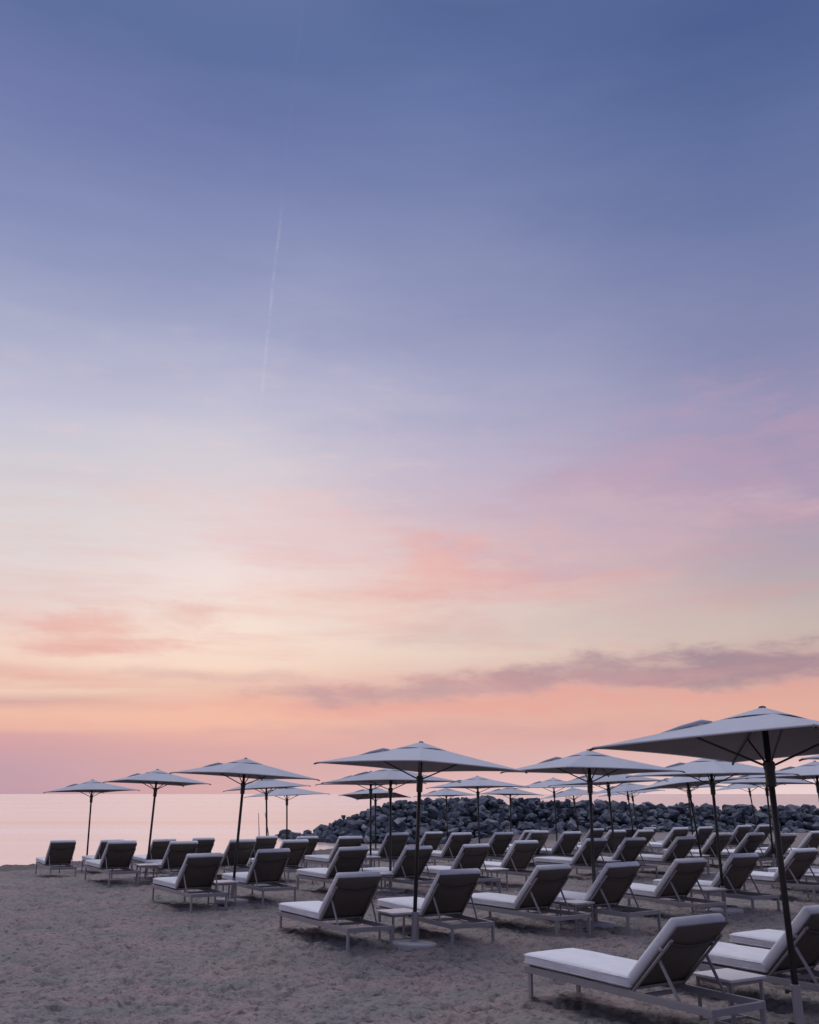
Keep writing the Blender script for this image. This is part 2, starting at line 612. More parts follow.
def make_lounger(label):
    root = empty('sun_lounger')
    tag(root, label, 'sun lounger', 'sun loungers set out in rows on the sand')
    f = MB()
    for s in (-1, 1):
        f.box((0.005, s * (W2 - 0.016), 0.248), (2.05, 0.030, 0.055), bevel=0.005)
    for x in (-1.005, 1.015):
        f.box((x, 0, 0.248), (0.032, 2 * W2 - 0.066, 0.051), bevel=0.004)
    for x in (-0.45, 0.262):
        f.box((x, 0, 0.228), (0.03, 2 * W2 - 0.066, 0.03), bevel=0.003)
    f.build('frame', M_FRAME, root)
    for x in (-0.955, 1.008):
        for s in (-1, 1):
            MB().box((x, s * (W2 - 0.019), 0.098), (0.040, 0.024, 0.255), bevel=0.004).build('leg', M_FRAME, root)
    MB().box((-0.37, 0, 0.279), (1.22, 2 * W2 - 0.07, 0.008)).build('seat_sling', M_MESH, root)
    # seat cushion
    o = MB()
    o.bm.free()
    o.bm = soft_slab(1.27, 2 * W2 - 0.005, 0.097)
    bmesh.ops.translate(o.bm, verts=o.bm.verts[:], vec=(-1.015, 0, 0.286))
    sc_ = o.build('seat_cushion', M_CUSH, root, True)
    pp = MB()
    for zz in (0.306, 0.366):
        y0, x0, x1, c = W2 + 0.001, -1.017, 0.257, 0.03
        loop = []
        for cx, cy, a0 in ((x1 - c, y0 - c, 0), (x0 + c, y0 - c, 90), (x0 + c, -y0 + c, 180), (x1 - c, -y0 + c, 270)):
            for k in range(5):
                a = R(a0 + k * 22.5)
                loop.append((cx + c * math.cos(a), cy + c * math.sin(a), zz))
        loop.append(loop[0])
        pp.tube(loop, 0.0045, 5, False)
    pp.build('piping', M_CUSH, sc_, True)
    # backrest cushion
    o = MB()
    o.bm.free()
    o.bm = soft_slab(0.725, 2 * W2 - 0.005, 0.085, 0.010, 0.034)
    rot = Matrix.Rotation(-BA, 4, 'Y')
    bmesh.ops.transform(o.bm, verts=o.bm.verts[:], matrix=Matrix.Translation(bp(-0.01, 0, 0.012)) @ rot)
    o.build('back_cushion', M_CUSH, root, True)
    # dark mesh stretched behind the cushion, bellied out a little
    o = MB()
    nu, nv = 10, 8
    for side, off in ((0, 0.0), (1, -0.010)):
        g = []
        for i in range(nu + 1):
            row = []
            for j in range(nv + 1):
                s = 0.0 + 0.702 * i / nu
                yy = (-1 + 2 * j / nv) * (W2 - 0.012)
                belly = -0.022 * math.sin(math.pi * i / nu) * (1 - (2 * j / nv - 1) ** 2)
                row.append(o.bm.verts.new(bp(s, yy, 0.006 + off + belly)))
            g.append(row)
        for i in range(nu):
            for j in range(nv):
                o.bm.faces.new((g[i][j], g[i + 1][j], g[i + 1][j + 1], g[i][j + 1]))
        if side == 0:
            g0 = g
    for i in range(nu):
        for j in (0, nv):
            o.bm.faces.new((g0[i][j], g0[i + 1][j], g[i + 1][j], g[i][j]))
    for j in range(nv):
        for i in (0, nu):
            o.bm.faces.new((g0[i][j], g0[i][j + 1], g[i][j + 1], g[i][j]))
    o.build('mesh_panel', M_MESH, root, True)
    # sagging strap across the back
    o = MB()
    pts = []
    for j in range(9):
        q = -1 + 2 * j / 8
        pts.append(bp(0.560 - 0.055 * (1 - q * q), q * (W2 - 0.006), -0.030 - 0.012 * (1 - q * q)))
    up = [p + BD * 0.014 for p in pts]
    dn = [p - BD * 0.014 for p in pts]
    vu = [o.bm.verts.new(p) for p in up]
    vd = [o.bm.verts.new(p) for p in dn]
    for k in range(8):
        o.bm.faces.new((vu[k], vu[k + 1], vd[k + 1], vd[k]))
    st = o.build('strap', M_STRAP, root, True)
    md = st.modifiers.new('thick', 'SOLIDIFY')
    md.thickness = 0.004
    # tube frame behind the mesh, with its brackets
    o = MB()
    for s in (-1, 1):
        y = s * (W2 - 0.018)
        o.tube([bp(-0.02, y, -0.018), bp(0.30, y, -0.022), bp(0.56, y, -0.022), bp(0.585, y * 0.97, -0.022)], 0.0125, 8)
        o.box(bp(0.45, s * (W2 - 0.012), -0.002), (0.03, 0.012, 0.04), Matrix.Rotation(-BA, 4, 'Y'))
    o.tube([bp(0.02, -W2 + 0.03, -0.022), bp(0.02, W2 - 0.03, -0.022)], 0.011, 8)
    o.build('back_frame', M_FRAME, root, True)
    for s in (-1, 1):
        a = bp(0.36, s * (W2 - 0.035), -0.026)
        b = Vector((0.70, s * (W2 - 0.045), 0.262))
        d = (b - a)
        q = d.to_track_quat('X', 'Z').to_matrix().to_4x4()
        MB().box((a + b) / 2, (d.length, 0.012, 0.026), q, 0.003).build('support_arm', M_FRAME, root)
    return root


ORD = ['first', 'second', 'third', 'fourth', 'fifth', 'sixth', 'seventh', 'eighth', 'ninth', 'tenth', 'eleventh', 'twelfth',
       'thirteenth', 'fourteenth', 'fifteenth', 'sixteenth']
ROWN = {1: 'front row', 2: 'second row', 3: 'third row', 4: 'fourth row', 5: 'farthest row'}

FRONT_LABELS = ['nearest sun lounger, whole in view, pale cushion and dark mesh back',
                'sun lounger behind the thick parasol pole, just past the nearest lounger',
                'sun lounger of which only the pale foot end shows behind the second nearest']
proto = None
used_lounger = False
for row, items in LOUNGERS.items():
    for i, (x, y, h) in enumerate(items):
        if row == 1:
            lab = FRONT_LABELS[i]
        else:
            lab = 'pale cushioned sun lounger, %s from the left in the %s' % (ORD[i], ROWN[row])
            if row == 2 and i == 7:
                lab = 'sun lounger at the frame edge, its seat showing past the second row backs'
            if row == 2 and i == 8:
                lab = 'sun lounger at the frame edge with only its foot end showing, second row'
        if proto is None:
            proto = make_lounger(lab)
            o = proto
        else:
            o = copy_tree(proto)
            o['label'] = lab
        o.location = (x, y, ground_z(x, y) + random.uniform(-0.012, 0.006))
        o.rotation_euler = (R(random.uniform(-0.5, 0.5)), R(random.uniform(-0.5, 0.5)), h)
        o.scale = (1.05, 1.02, 1.0)
        tip = Matrix.Translation((HX, 0, HZ)) @ Matrix.Rotation(R(random.uniform(-1.6, 1.6)), 4, 'Y') @ Matrix.Translation((-HX, 0, -HZ))
        for ch in kids(proto) if o is proto else [c for c in o.children]:
            kind = ch.name.split('.')[0]
            if kind in ('back_cushion', 'mesh_panel', 'strap', 'back_frame'):
                ch.matrix_basis = tip
            if kind == 'seat_cushion':
                ch.location = (random.uniform(-0.012, 0.006), random.uniform(-0.012, 0.012), 0)
                ch.rotation_euler = (0, 0, R(random.uniform(-0.7, 0.7)))
            if kind == 'back_cushion':
                ch.location.y += random.uniform(-0.012, 0.012)


# ------------------------------------------------------------------ side tables
def make_table(label):
    root = empty('side_table')
    tag(root, label, 'side table', 'side tables between pairs of loungers')
    MB().box((0, 0, 0.362), (0.42, 0.42, 0.022), bevel=0.005).build('table_top', M_TABLE, root)
    for sx in (-1, 1):
        for sy in (-1, 1):
            MB().box((sx * 0.175, sy * 0.175, 0.165), (0.024, 0.024, 0.368), bevel=0.003).build('leg', M_FRAME, root)
    f = MB()
    for s in (-1, 1):
        f.box((0, s * 0.175, 0.333), (0.37, 0.02, 0.028))
        f.box((0, s * 0.175, 0.035), (0.326, 0.02, 0.02))
        f.box((s * 0.172, 0, 0.335), (0.02, 0.345, 0.028))
    for s in (-1, 1):
        f.box((s * 0.172, s * 0.172, 0.185), (0.012, 0.012, 0.3))
    f.box((0, 0, 0.037), (0.02, 0.345, 0.02))
    f.build('frame', M_FRAME, root)
    return root


TABLE_PAIRS = [(1, 0, 1), (2, 0, 1), (2, 2, 3), (2, 4, 5), (2, 6, 7), (3, 0, 1), (3, 2, 3), (3, 4, 5), (3, 6, 7), (3, 8, 9),
               (4, 0, 1), (4, 2, 3), (4, 4, 5), (4, 6, 7), (4, 10, 11)]
tproto = None
for row, i, j in TABLE_PAIRS:
    (x0, y0, h0), (x1, y1, h1) = LOUNGERS[row][i], LOUNGERS[row][j]
    h = (h0 + h1) / 2
    mx, my = (x0 + x1) / 2, (y0 + y1) / 2
    # midway across, near the hinge of the backs
    d = Vector((math.cos(h), math.sin(h)))
    u0 = Vector((mx, my)) + d * 0.45
    if row == 1:
        lab = 'low white side table beside the nearest sun lounger'
        u0 = Vector((2.64, 8.62))
    else:
        if row == 3 and i == 0:
            u0 += Vector((-0.16, -0.05))
        lab = 'low white side table between the %s and %s loungers of the %s' % (ORD[i], ORD[j], ROWN[row])
    if tproto is None:
        tproto = make_table(lab)
        o = tproto
    else:
        o = copy_tree(tproto)
        o['label'] = lab
    o.location = (u0.x, u0.y, ground_z(u0.x, u0.y) - (0.02 if row == 1 else 0.0))
    o.rotation_euler = (0, 0, h + R(random.uniform(-4, 4)))
    if row == 2 and i == 2:
        o.scale = (0.86, 0.86, 1)


# ------------------------------------------------------------------ parasols
EAVE_R, EAVE_Z, PEAK_Z = 1.34, 2.112, 2.42


def make_parasol(label):
    root = empty('parasol')
    tag(root, label, 'parasol', 'square parasols standing between the loungers')
    MB().lathe([(0.275, -0.03), (0.285, -0.02), (0.285, 0.035), (0.275, 0.048), (0.06, 0.056)], 36).build('base_plate', M_BASE, root)
    sl = MB().lathe([(0.055, 0.05), (0.055, 0.066), (0.034, 0.072), (0.034, 0.385), (0.030, 0.392)], 16).build('sleeve', M_STEEL, root)
    for z in (0.13, 0.345):
        k = MB()
        k.tube([(-0.03, 0.0, z), (-0.052, 0.0, z)], 0.006, 6)
        k.tube([(-0.050, 0.0, z - 0.0), (-0.075, 0.0, z)], [0.018, 0.018], 8)
        k.build('knob', M_DARKMETAL, sl)
    MB().tube([(0, 0, 0.30), (0, 0, 2.37)], 0.0245, 12).build('pole', M_DARKMETAL, root, True)
    MB().lathe([(0.034, 1.80), (0.040, 1.815), (0.040, 1.93), (0.046, 1.945), (0.046, 1.985), (0.034, 2.0)], 14).build('hub', M_DARKMETAL, root)
    # canopy: four panels, eaves drawn slightly inwards and up between the tips
    c = MB()
    N = 14
    C = [Vector((EAVE_R * math.cos(k * math.pi / 2), EAVE_R * math.sin(k * math.pi / 2), EAVE_Z)) for k in range(4)]
    P = Vector((0, 0, PEAK_Z - 0.02))
    cache = {}

    def vert(p):
        key = (round(p.x, 4), round(p.y, 4), round(p.z, 4))
        if key not in cache:
            cache[key] = c.bm.verts.new(p)
        return cache[key]
    for k in range(4):
        A, B = C[k], C[(k + 1) % 4]
        g = []
        for i in range(N + 1):
            t = i / N
            row = []
            for j in range(i + 1):
                s = j / i if i else 0.0
                q = 4 * s * (1 - s)
                p = P.lerp(A.lerp(B, s), t)
                p = p + (Vector((0, 0, 1)) * (-0.012 * q * t * (1 - 0.9 * t)))
                m_ = -(A + B) / 2
                m_.z = 0
                p = p + m_.normalized() * (0.035 * q * t ** 3)
                p.z += 0.012 * q * t ** 4 - 0.022 * t * (1 - t)
                row.append(vert(p))
            g.append(row)
        for i in range(N):
            for j in range(i + 1):
                c.bm.faces.new((g[i][j], g[i + 1][j], g[i + 1][j + 1]))
                if j < i:
                    c.bm.faces.new((g[i][j], g[i + 1][j + 1], g[i][j + 1]))
    bmesh.ops.remove_doubles(c.bm, verts=c.bm.verts[:], dist=0.0002)
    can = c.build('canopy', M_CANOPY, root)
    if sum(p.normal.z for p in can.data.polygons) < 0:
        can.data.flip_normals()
    can.data.materials.append(M_UNDER_SHADE)  # inner side takes the darker colour standing in for its shade
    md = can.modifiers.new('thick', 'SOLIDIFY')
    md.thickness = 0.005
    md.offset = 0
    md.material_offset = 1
    # hem along the four eaves
    hm = MB()
    for k in range(4):
        A, B = C[k], C[(k + 1) % 4]
        pts = []
        for j in range(13):
            s = j / 12
            q = 4 * s * (1 - s)
            p = A.lerp(B, s)
            m_ = -(A + B) / 2
            m_.z = 0
            p = p + m_.normalized() * (0.035 * q)
            p.z += 0.012 * q - 0.012 * q * 0.1
            pts.append(p)
        hm.tube(pts, 0.008, 6)
    hm.build('hem', M_CANOPY, can)
    # vent cap lifted over the peak
    v = MB()
    rv, zv, pk = 0.33, PEAK_Z - 0.02 - 0.308 * 0.33 / 1.34 + 0.004, PEAK_Z + 0.006
    top = v.bm.verts.new((0, 0, pk))
    ring_ = []
    for k in range(4):
        a0, a1 = k * math.pi / 2, (k + 1) * math.pi / 2
        A = Vector((rv * math.cos(a0), rv * math.sin(a0), zv))
        B = Vector((rv * math.cos(a1), rv * math.sin(a1), zv))
        for j in range(6):
            p = A.lerp(B, j / 6)
            p.z += 0.012 * math.sin(math.pi * j / 6)
            ring_.append(v.bm.verts.new(p))
    for k in range(24):
        v.bm.faces.new((top, ring_[k], ring_[(k + 1) % 24]))
    vc = v.build('vent_cap', M_CANOPY, can)
    md = vc.modifiers.new('thick', 'SOLIDIFY')
    md.thickness = 0.005
    MB().lathe([(0.030, PEAK_Z - 0.004), (0.028, PEAK_Z + 0.008), (0.012, PEAK_Z + 0.014)], 10).build('finial', M_DARKMETAL, root)
    # rolled closing strap lying on one ridge
    s_ = MB()
    A = C[2]
    a = P.lerp(A, 0.30)
    b = P.lerp(A, 0.60)
    side = Vector((-A.y, A.x, 0)).normalized()
    pts = [a + side * 0.03 + Vector((0, 0, -0.008)), a.lerp(b, 0.2) + side * 0.03 + Vector((0, 0, 0.014)),
           a.lerp(b, 0.6) + side * 0.01 + Vector((0, 0, 0.008)), b - side * 0.02 + Vector((0, 0, -0.006))]
    s_.tube(pts, [0.008, 0.018, 0.015, 0.006], 8)
    s_.build('closing_strap', M_CANOPY, can, True)
    # ribs and struts
    for k in range(4):
        A = C[k]
        dirv = Vector((A.x, A.y, 0)).normalized()
        r_ = MB()
        pts = []
        for q in (0.03, 0.35, 0.7, 1.0):
            p = P.lerp(A, q)
            p.z += -0.022 - 0.018 * q * (1 - q)
            pts.append(p)
        pts[-1].z += 0.014
        pts.append(pts[-1] + dirv * 0.03 + Vector((0, 0, -0.012)))
        r_.tube(pts, 0.011, 6)
        rib = r_.build('rib', M_DARKMETAL, root)
        e = P.lerp(A, 0.46)
        e.z -= 0.04
        MB().tube([Vector((0, 0, 1.965)) + dirv * 0.035, e], 0.0095, 6).build('strut', M_DARKMETAL, rib)
    return root


PARASOLS = {   # x, y, lean in degrees, turn in degrees, peak height
    1: [(2.91, 7.87, 0.3, -7, 2.475), (5.20, 9.50, 0.0, -6, 2.43)],
    2: [(0.05, 12.56, 2.4, -1, 2.43), (2.62, 14.46, 0.8, -23, 2.41), (4.94, 16.04, -0.6, -8, 2.38), (8.21, 19.80, -0.4, -10, 2.42)],
    3: [(-3.05, 17.52, 2.8, -5, 2.40), (-0.36, 19.23, -0.3, -4, 2.30), (4.63, 22.60, -2.3, -3, 2.32), (6.75, 23.20, -5.1, -25, 2.30),
        (8.87, 24.60, 0.6, -6, 2.33)],
    4: [(-5.87, 22.60, 1.6, -14, 2.35), (-0.93, 24.20, -0.6, -3, 2.32), (1.83, 26.20, -0.6, -2, 2.24)],
    5: [(-9.13, 28.57, -1.4, 4, 2.48), (-3.94, 28.00, -3.1, -18, 2.42), (-3.76, 31.00, -2.1, -7, 2.31), (-1.10, 33.00, -1.1, 30, 2.31),
        (1.56, 41.00, -1.0, -10, 2.52), (4.14, 41.00, 0.9, 2, 2.50), (5.00, 34.00, -1.0, -6, 2.52), (6.30, 37.00, -5.1, 20, 2.31),
        (8.94, 39.00, -5.1, 8, 2.37), (7.65, 34.00, -4.7, -15, 2.33), (9.34, 33.00, -1.5, -5, 2.36), (13.24, 38.00, -5.0, -10, 2.53)],
}
PLABELS = {
    (1, 0): 'largest nearest parasol, its dark ribs showing under the grey canopy',
    (1, 1): 'parasol beyond the frame edge with only one canopy tip showing beside the largest',
    (2, 0): 'grey parasol between the two leftmost loungers of the second row, leaning slightly right',
    (2, 1): 'grey parasol standing between the third and fourth loungers of the second row',
    (2, 2): 'grey parasol with pale base disc just left of the largest parasol, second row',
    (2, 3): 'grey parasol cut by the frame edge, showing right of the thick near pole',
    (3, 0): 'grey parasol on a pole leaning right beside the leftmost loungers of the third row',
    (3, 1): 'grey parasol close behind the leaning one of the second row, third row',
    (3, 2): 'grey parasol among the third row loungers whose pole stands just past the second row parasol',
    (3, 3): 'parasol tilted to the left, its dark underside showing, in the third row',
    (3, 4): 'parasol of the third row whose thin pole stands just behind the thick near pole',
    (4, 0): 'second parasol from the left, dark against the sea, in the fourth row',
    (4, 1): 'parasol of the fourth row with its pole left of the two stacked near canopies',
    (4, 2): 'parasol in front of the rocks, its whole pale canopy clear above them, fourth row',
    (5, 0): 'leftmost parasol, small and dark against the sea',
    (5, 1): 'parasol by the sea half hidden behind the leaning third row canopy, by two thin canes',
    (5, 2): 'parasol by the sea just left of the tip of the rock breakwater',
    (5, 3): 'parasol by the rocks with the darkest underside, lowest of the stacked canopies',
}
PITCH = {(1, 0): -3.2, (2, 0): -1.5, (2, 1): -1.2, (3, 3): -3.5, (4, 0): -2.0, (5, 0): -1.5, (5, 3): -5.0}
pproto = None
for row, items in PARASOLS.items():
    for i, (x, y, lean, turn, pk) in enumerate(items):
        lab = PLABELS.get((row, i)) or 'small far parasol before the rocks, %s from the left of that far row' % ORD[i - 4]
        if pproto is None:
            pproto = make_parasol(lab)
            o = pproto
        else:
            o = copy_tree(pproto)
            o['label'] = lab
        sxy = 1.045 if (row, i) == (1, 0) else 1.0
        o.location = (x, y, ground_z(x, y) + 0.004)
        o.rotation_mode = 'ZYX'
        o.rotation_euler = (R(PITCH.get((row, i), random.uniform(-1.4, 0.0))), R(lean), R(turn))
        o.scale = (sxy, sxy, pk / 2.43)

# ------------------------------------------------------------------ two canes stuck in the sand near the water
for (x, y, lx, ly, ln, lab) in ((-4.20, 28.4, -0.07, 0.0, 1.46, 'thin dark cane leaning left, stuck in the sand by the sea'),
                                (-3.83, 28.6, -0.22, 0.0, 1.46, 'thin dark cane leaning against the parasol pole by the sea')):
    g = ground_z(x, y)
    c = MB().tube([(0, 0, -0.15), (lx * 0.45 * ln, ly * 0.45 * ln, ln * 0.45), (lx * ln, ly * ln, ln)], [0.017, 0.014, 0.007], 6).build('cane', M_ROD)
    c.location = (x, y, g)
    tag(c, lab, 'cane')

# ------------------------------------------------------------------ rock breakwater
def front_line(x):
    xs = [-8.2, -7.0, -5.5, -3.0, 2.0, 10.0, 20.0, 60.0]
    ys = [64.0, 60.5, 58.0, 55.8, 54.6, 54.0, 53.4, 52.0]
    return float(np.interp(x, xs, ys))


def top_height(x):
    xs = [-8.2, -7.1, -5.3, -3.5, -2.05, -0.57, 0.6, 6.6, 9.0, 13.7, 18.5, 24.4, 60]
    zs = [-0.95, -0.75, -0.12, 0.60, 1.10, 1.45, 1.62, 1.62, 1.50, 1.34, 1.24, 1.18, 1.18]
    return float(np.interp(x, xs, zs))


def rock_mesh(seed):
    rnd = random.Random(seed)
    bm = bmesh.new()
    sx, sy, sz = rnd.uniform(0.85, 1.25), rnd.uniform(0.8, 1.1), rnd.uniform(0.6, 0.9)
    for _ in range(rnd.randint(13, 20)):
        v = Vector((rnd.gauss(0, 1), rnd.gauss(0, 1), rnd.gauss(0, 1))).normalized()
        k = rnd.uniform(0.82, 1.05)
        bm.verts.new((v.x * sx * k, v.y * sy * k, v.z * sz * k))
    r = bmesh.ops.convex_hull(bm, input=bm.verts[:])
    bmesh.ops.delete(bm, geom=[g for g in r['geom_interior'] if isinstance(g, bmesh.types.BMVert)], context='VERTS')
    bmesh.ops.bevel(bm, geom=bm.edges[:], offset=0.035, segments=1, profile=0.6, affect='EDGES', clamp_overlap=True)
    bmesh.ops.triangulate(bm, faces=bm.faces[:])
    bmesh.ops.subdivide_edges(bm, edges=[e for e in bm.edges if e.calc_length() > 0.25], cuts=2, use_grid_fill=True)
    for v in bm.verts:
        d = v.co.normalized()
        n = math.sin(v.co.x * 7 + seed) * math.cos(v.co.y * 6 + 2 * seed) + 0.6 * math.sin(v.co.z * 13 + v.co.x * 9 + seed)
        v.co += d * 0.016 * n
    bmesh.ops.recalc_face_normals(bm, faces=bm.faces[:])
    me = bpy.data.meshes.new('boulder')
    bm.to_mesh(me)
    bm.free()
    me.materials.append(M_ROCK)
    return me


ROCKS = [rock_mesh(s) for s in range(14)]
rr = random.Random(5)
spots = []
x = -8.0
while x < 31.5:
    h = top_height(x)
    levels = max(1, int(round((h + 0.75) / 0.45)) + 1)
    for k in range(levels):
        f = k / max(1, levels - 1)
        z = -0.70 + (h - 0.33 + 0.70) * f
        rad = (0.27 + 0.30 * rr.random() ** 1.5) * (1.08 if k == 0 else 1.0)
        spots.append((x + rr.uniform(-0.3, 0.3) + 0.35 * (k % 2), front_line(x) + 3.4 * f * (h + 0.8) / 2.2 + rr.uniform(-0.25, 0.25), z + rr.uniform(-0.1, 0.08), rad))
    x += 0.64
rr.shuffle(spots)
spots = spots[:295]
for (x, y, z, rad) in spots:
    b = bpy.data.objects.new('boulder', rr.choice(ROCKS))
    COL.objects.link(b)
    b.location = (x, y, z)
    b.scale = (rad * rr.uniform(0.9, 1.25), rad * rr.uniform(0.9, 1.15), rad * rr.uniform(0.8, 1.1))
    b.rotation_euler = (rr.uniform(-0.5, 0.5), rr.uniform(-0.5, 0.5), rr.uniform(0, 6.28))
    tag(b, 'dark grey boulder piled in the long breakwater behind the loungers', 'boulder', 'boulders of the breakwater')
# smaller stones filling the body of the mound and its far side
co, faces = [], []
rub = bmesh.new()
small = []
for s in range(5):
    t_ = bmesh.new()
    r2 = random.Random(100 + s)
    for _ in range(12):
        v = Vector((r2.gauss(0, 1), r2.gauss(0, 1), r2.gauss(0, 1))).normalized()
        t_.verts.new((v.x * 1.1, v.y, v.z * 0.8))
    q = bmesh.ops.convex_hull(t_, input=t_.verts[:])
    bmesh.ops.delete(t_, geom=[g for g in q['geom_interior'] if isinstance(g, bmesh.types.BMVert)], context='VERTS')
    me_ = bpy.data.meshes.new('tmp_stone')
    t_.to_mesh(me_)
    t_.free()
    small.append(me_)
r2 = random.Random(77)


def add_stone(p, rad):
    me_ = r2.choice(small)
    n0 = len(rub.verts)
    rub.from_mesh(me_)
    rub.verts.ensure_lookup_table()
    mt = Matrix.Translation(p) @ Matrix.Rotation(r2.uniform(0, 6.28), 4, 'Z') @ Matrix.Rotation(r2.uniform(-0.6, 0.6), 4, 'X') @ Matrix.Diagonal((rad, rad, rad, 1))
    for v in rub.verts[n0:]:
        v.co = mt @ v.co


x = -8.0
while x < 60:
    h = top_height(x)
    fl = front_line(x)
    span = 3.4 * (h + 0.8) / 2.2
    step = 0.75 if x < 32 else 1.2
    n = 5 if x < 32 else 3
    for k in range(n):
        f = (k + 0.5) / n
        add_stone((x + r2.uniform(-0.3, 0.3), fl + 0.45 + span * f, -0.85 + (h - 0.55 + 0.85) * f), r2.uniform(0.32, 0.6))
    for k in range(14 if x < 32 else 0):
        f = r2.random()
        add_stone((x + r2.uniform(-0.4, 0.4), fl + 0.05 + span * f, -0.72 + (h - 0.10 + 0.72) * f), r2.uniform(0.14, 0.30))
    for k in range(3):
        add_stone((x + r2.uniform(-0.3, 0.3), fl + span + 0.8 + k * 1.1, h - 0.50 - 0.25 * k + r2.uniform(-0.1, 0.12)), r2.uniform(0.45, 0.7))
    x += step
# solid core under the stones
core = []
for i in range(70):
    x = -8.0 + i * 1.0
    h = top_height(x) - 0.62
    fl = front_line(x)
    span = 3.4 * (h + 0.8) / 2.2
    core.append([rub.verts.new((x, fl + 0.9, -1.6)), rub.verts.new((x, fl + 1.0 + span, max(h, -1.5))),
                 rub.verts.new((x, fl + 4.5 + span, max(h, -1.5))), rub.verts.new((x, fl + 9.0 + span, -1.6))])
for a, b in zip(core, core[1:]):
    for k in range(3):
        rub.faces.new((a[k], a[k + 1], b[k + 1], b[k]))
bmesh.ops.recalc_face_normals(rub, faces=rub.faces[:])
me = bpy.data.meshes.new('breakwater_rubble')
rub.to_mesh(me)
rub.free()
me.materials.append(M_ROCK)
o = bpy.data.objects.new('breakwater_rubble', me)
COL.objects.link(o)
tag(o, 'smaller stones filling the breakwater between and behind its boulders', 'rubble', None, 'stuff')
for me_ in small:
    bpy.data.meshes.remove(me_)

# ------------------------------------------------------------------ dusk sky
SUN_AZ, FILL_EL = R(-12), R(58)  # elevation is that of the added lamp; the dusk sun sits far lower
w = bpy.data.worlds.new('World')
sc.world = w
w.use_nodes = True
t = NT(w.node_tree)
out = t.n('ShaderNodeOutputWorld')
bg = t.n('ShaderNodeBackground')
t.link(bg.outputs[0], out.inputs[0])
gen = t.n('ShaderNodeTexCoord').outputs['Generated']
nrm = t.n('ShaderNodeVectorMath', operation='NORMALIZE')
t.link(gen, nrm.inputs[0])
dv = nrm.outputs[0]
sep = t.n('ShaderNodeSeparateXYZ')
t.link(dv, sep.inputs[0])
DX, DY, DZ = sep.outputs
E0 = t.m('MULTIPLY', t.m('ARCSINE', DZ), 57.29578)
A0 = t.m('MULTIPLY', t.m('ARCTAN2', DX, DY), 57.29578)
cv = t.xyz(t.m('MULTIPLY', A0, 0.055), t.m('MULTIPLY', E0, 0.22), 0.0)
n_big = t.noise(cv, 0.8, 5.0, 0.6, 0.3)
cv2 = t.xyz(t.m('MULTIPLY', A0, 0.10), t.m('MULTIPLY', E0, 0.75), 3.0)
n_str = t.noise(cv2, 0.9, 7.0, 0.60, 0.25)
cv3 = t.xyz(t.m('MULTIPLY', A0, 0.30), t.m('MULTIPLY', E0, 0.95), 7.0)
n_fin = t.noise(cv3, 1.0, 8.0, 0.62, 0.25)
cv4 = t.xyz(t.m('MULTIPLY', A0, 0.16), t.m('MULTIPLY', E0, 0.42), 11.0)
n_wrp = t.noise(cv4, 1.0, 5.0, 0.6, 0.2)
cv5 = t.xyz(t.m('MULTIPLY', A0, 0.14), t.m('MULTIPLY', E0, 0.40), 23.0)
n_wr2 = t.noise(cv5, 1.0, 5.0, 0.6, 0.2)
# gently wavy elevation
EW = t.m('ADD', E0, t.m('MULTIPLY', t.m('SUBTRACT', n_big, 0.5), t.m('MULTIPLY', t.sstep(E0, 1.5, 14.0), 4.5)))
EW = t.m('ADD', EW, t.m('MULTIPLY', t.m('SUBTRACT', n_str, 0.5), t.m('MULTIPLY', t.sstep(E0, 0.6, 6.0), 1.6)))
fac = t.m('DIVIDE', EW, 90.0, clamp=True)


def stops(lst):
    return [(e / 90.0, lin(c)) for e, c in lst]


ZEN = [(52, (112, 124, 168)), (64, (200, 202, 224)), (90, (244, 242, 252))]  # zenith brightened above the view, extra light for cushion and canopy tops
HIGH_L = [(24.3, (175, 177, 203)), (26.5, (161, 166, 197)), (30.7, (138, 147, 187)), (34, (125, 135, 178)), (37, (114, 124, 172)), (42, (92, 110, 157))] + ZEN
left = stops([(0.0, (184, 154, 170)), (1.2, (189, 157, 172)), (2.2, (196, 159, 171)), (3.1, (206, 160, 167)), (3.5, (231, 181, 166)),
              (4.3, (238, 188, 168)), (4.9, (208, 167, 163)), (5.6, (239, 212, 193)), (6.3, (229, 184, 172)), (7.2, (243, 214, 198)),
              (9.0, (233, 206, 199)), (10.6, (228, 208, 205)), (13, (223, 212, 212)), (16, (216, 210, 213)), (18.7, (206, 203, 213)),
              (21.5, (194, 192, 213))] + HIGH_L)
glow = stops([(0.0, (206, 166, 170)), (1.3, (204, 166, 169)), (2.4, (210, 166, 167)), (3.5, (230, 180, 168)), (4.7, (239, 189, 169)),
              (5.8, (230, 190, 174)), (7.0, (245, 216, 197)), (8.6, (246, 224, 209)), (10.4, (243, 225, 216)), (12, (240, 222, 218)),
              (14, (232, 216, 216)), (17, (222, 209, 213)), (20, (209, 203, 213)), (23, (192, 190, 211)), (27, (161, 165, 197)),
              (32, (133, 142, 183)), (37, (113, 124, 171)), (42, (93, 111, 158))] + ZEN)
mid = stops([(0.0, (226, 190, 190)), (1.3, (216, 176, 176)), (3.0, (219, 173, 168)), (4.5, (226, 176, 164)), (6.0, (222, 180, 172)),
             (8.0, (230, 207, 194)), (10.5, (227, 203, 196)), (13.0, (222, 192, 192)), (16.0, (209, 187, 198)), (20, (188, 180, 203)),
             (24, (166, 167, 197)), (29, (142, 148, 185)), (34.5, (121, 132, 174)), (40, (102, 118, 166)), (45, (84, 103, 150))] + ZEN)
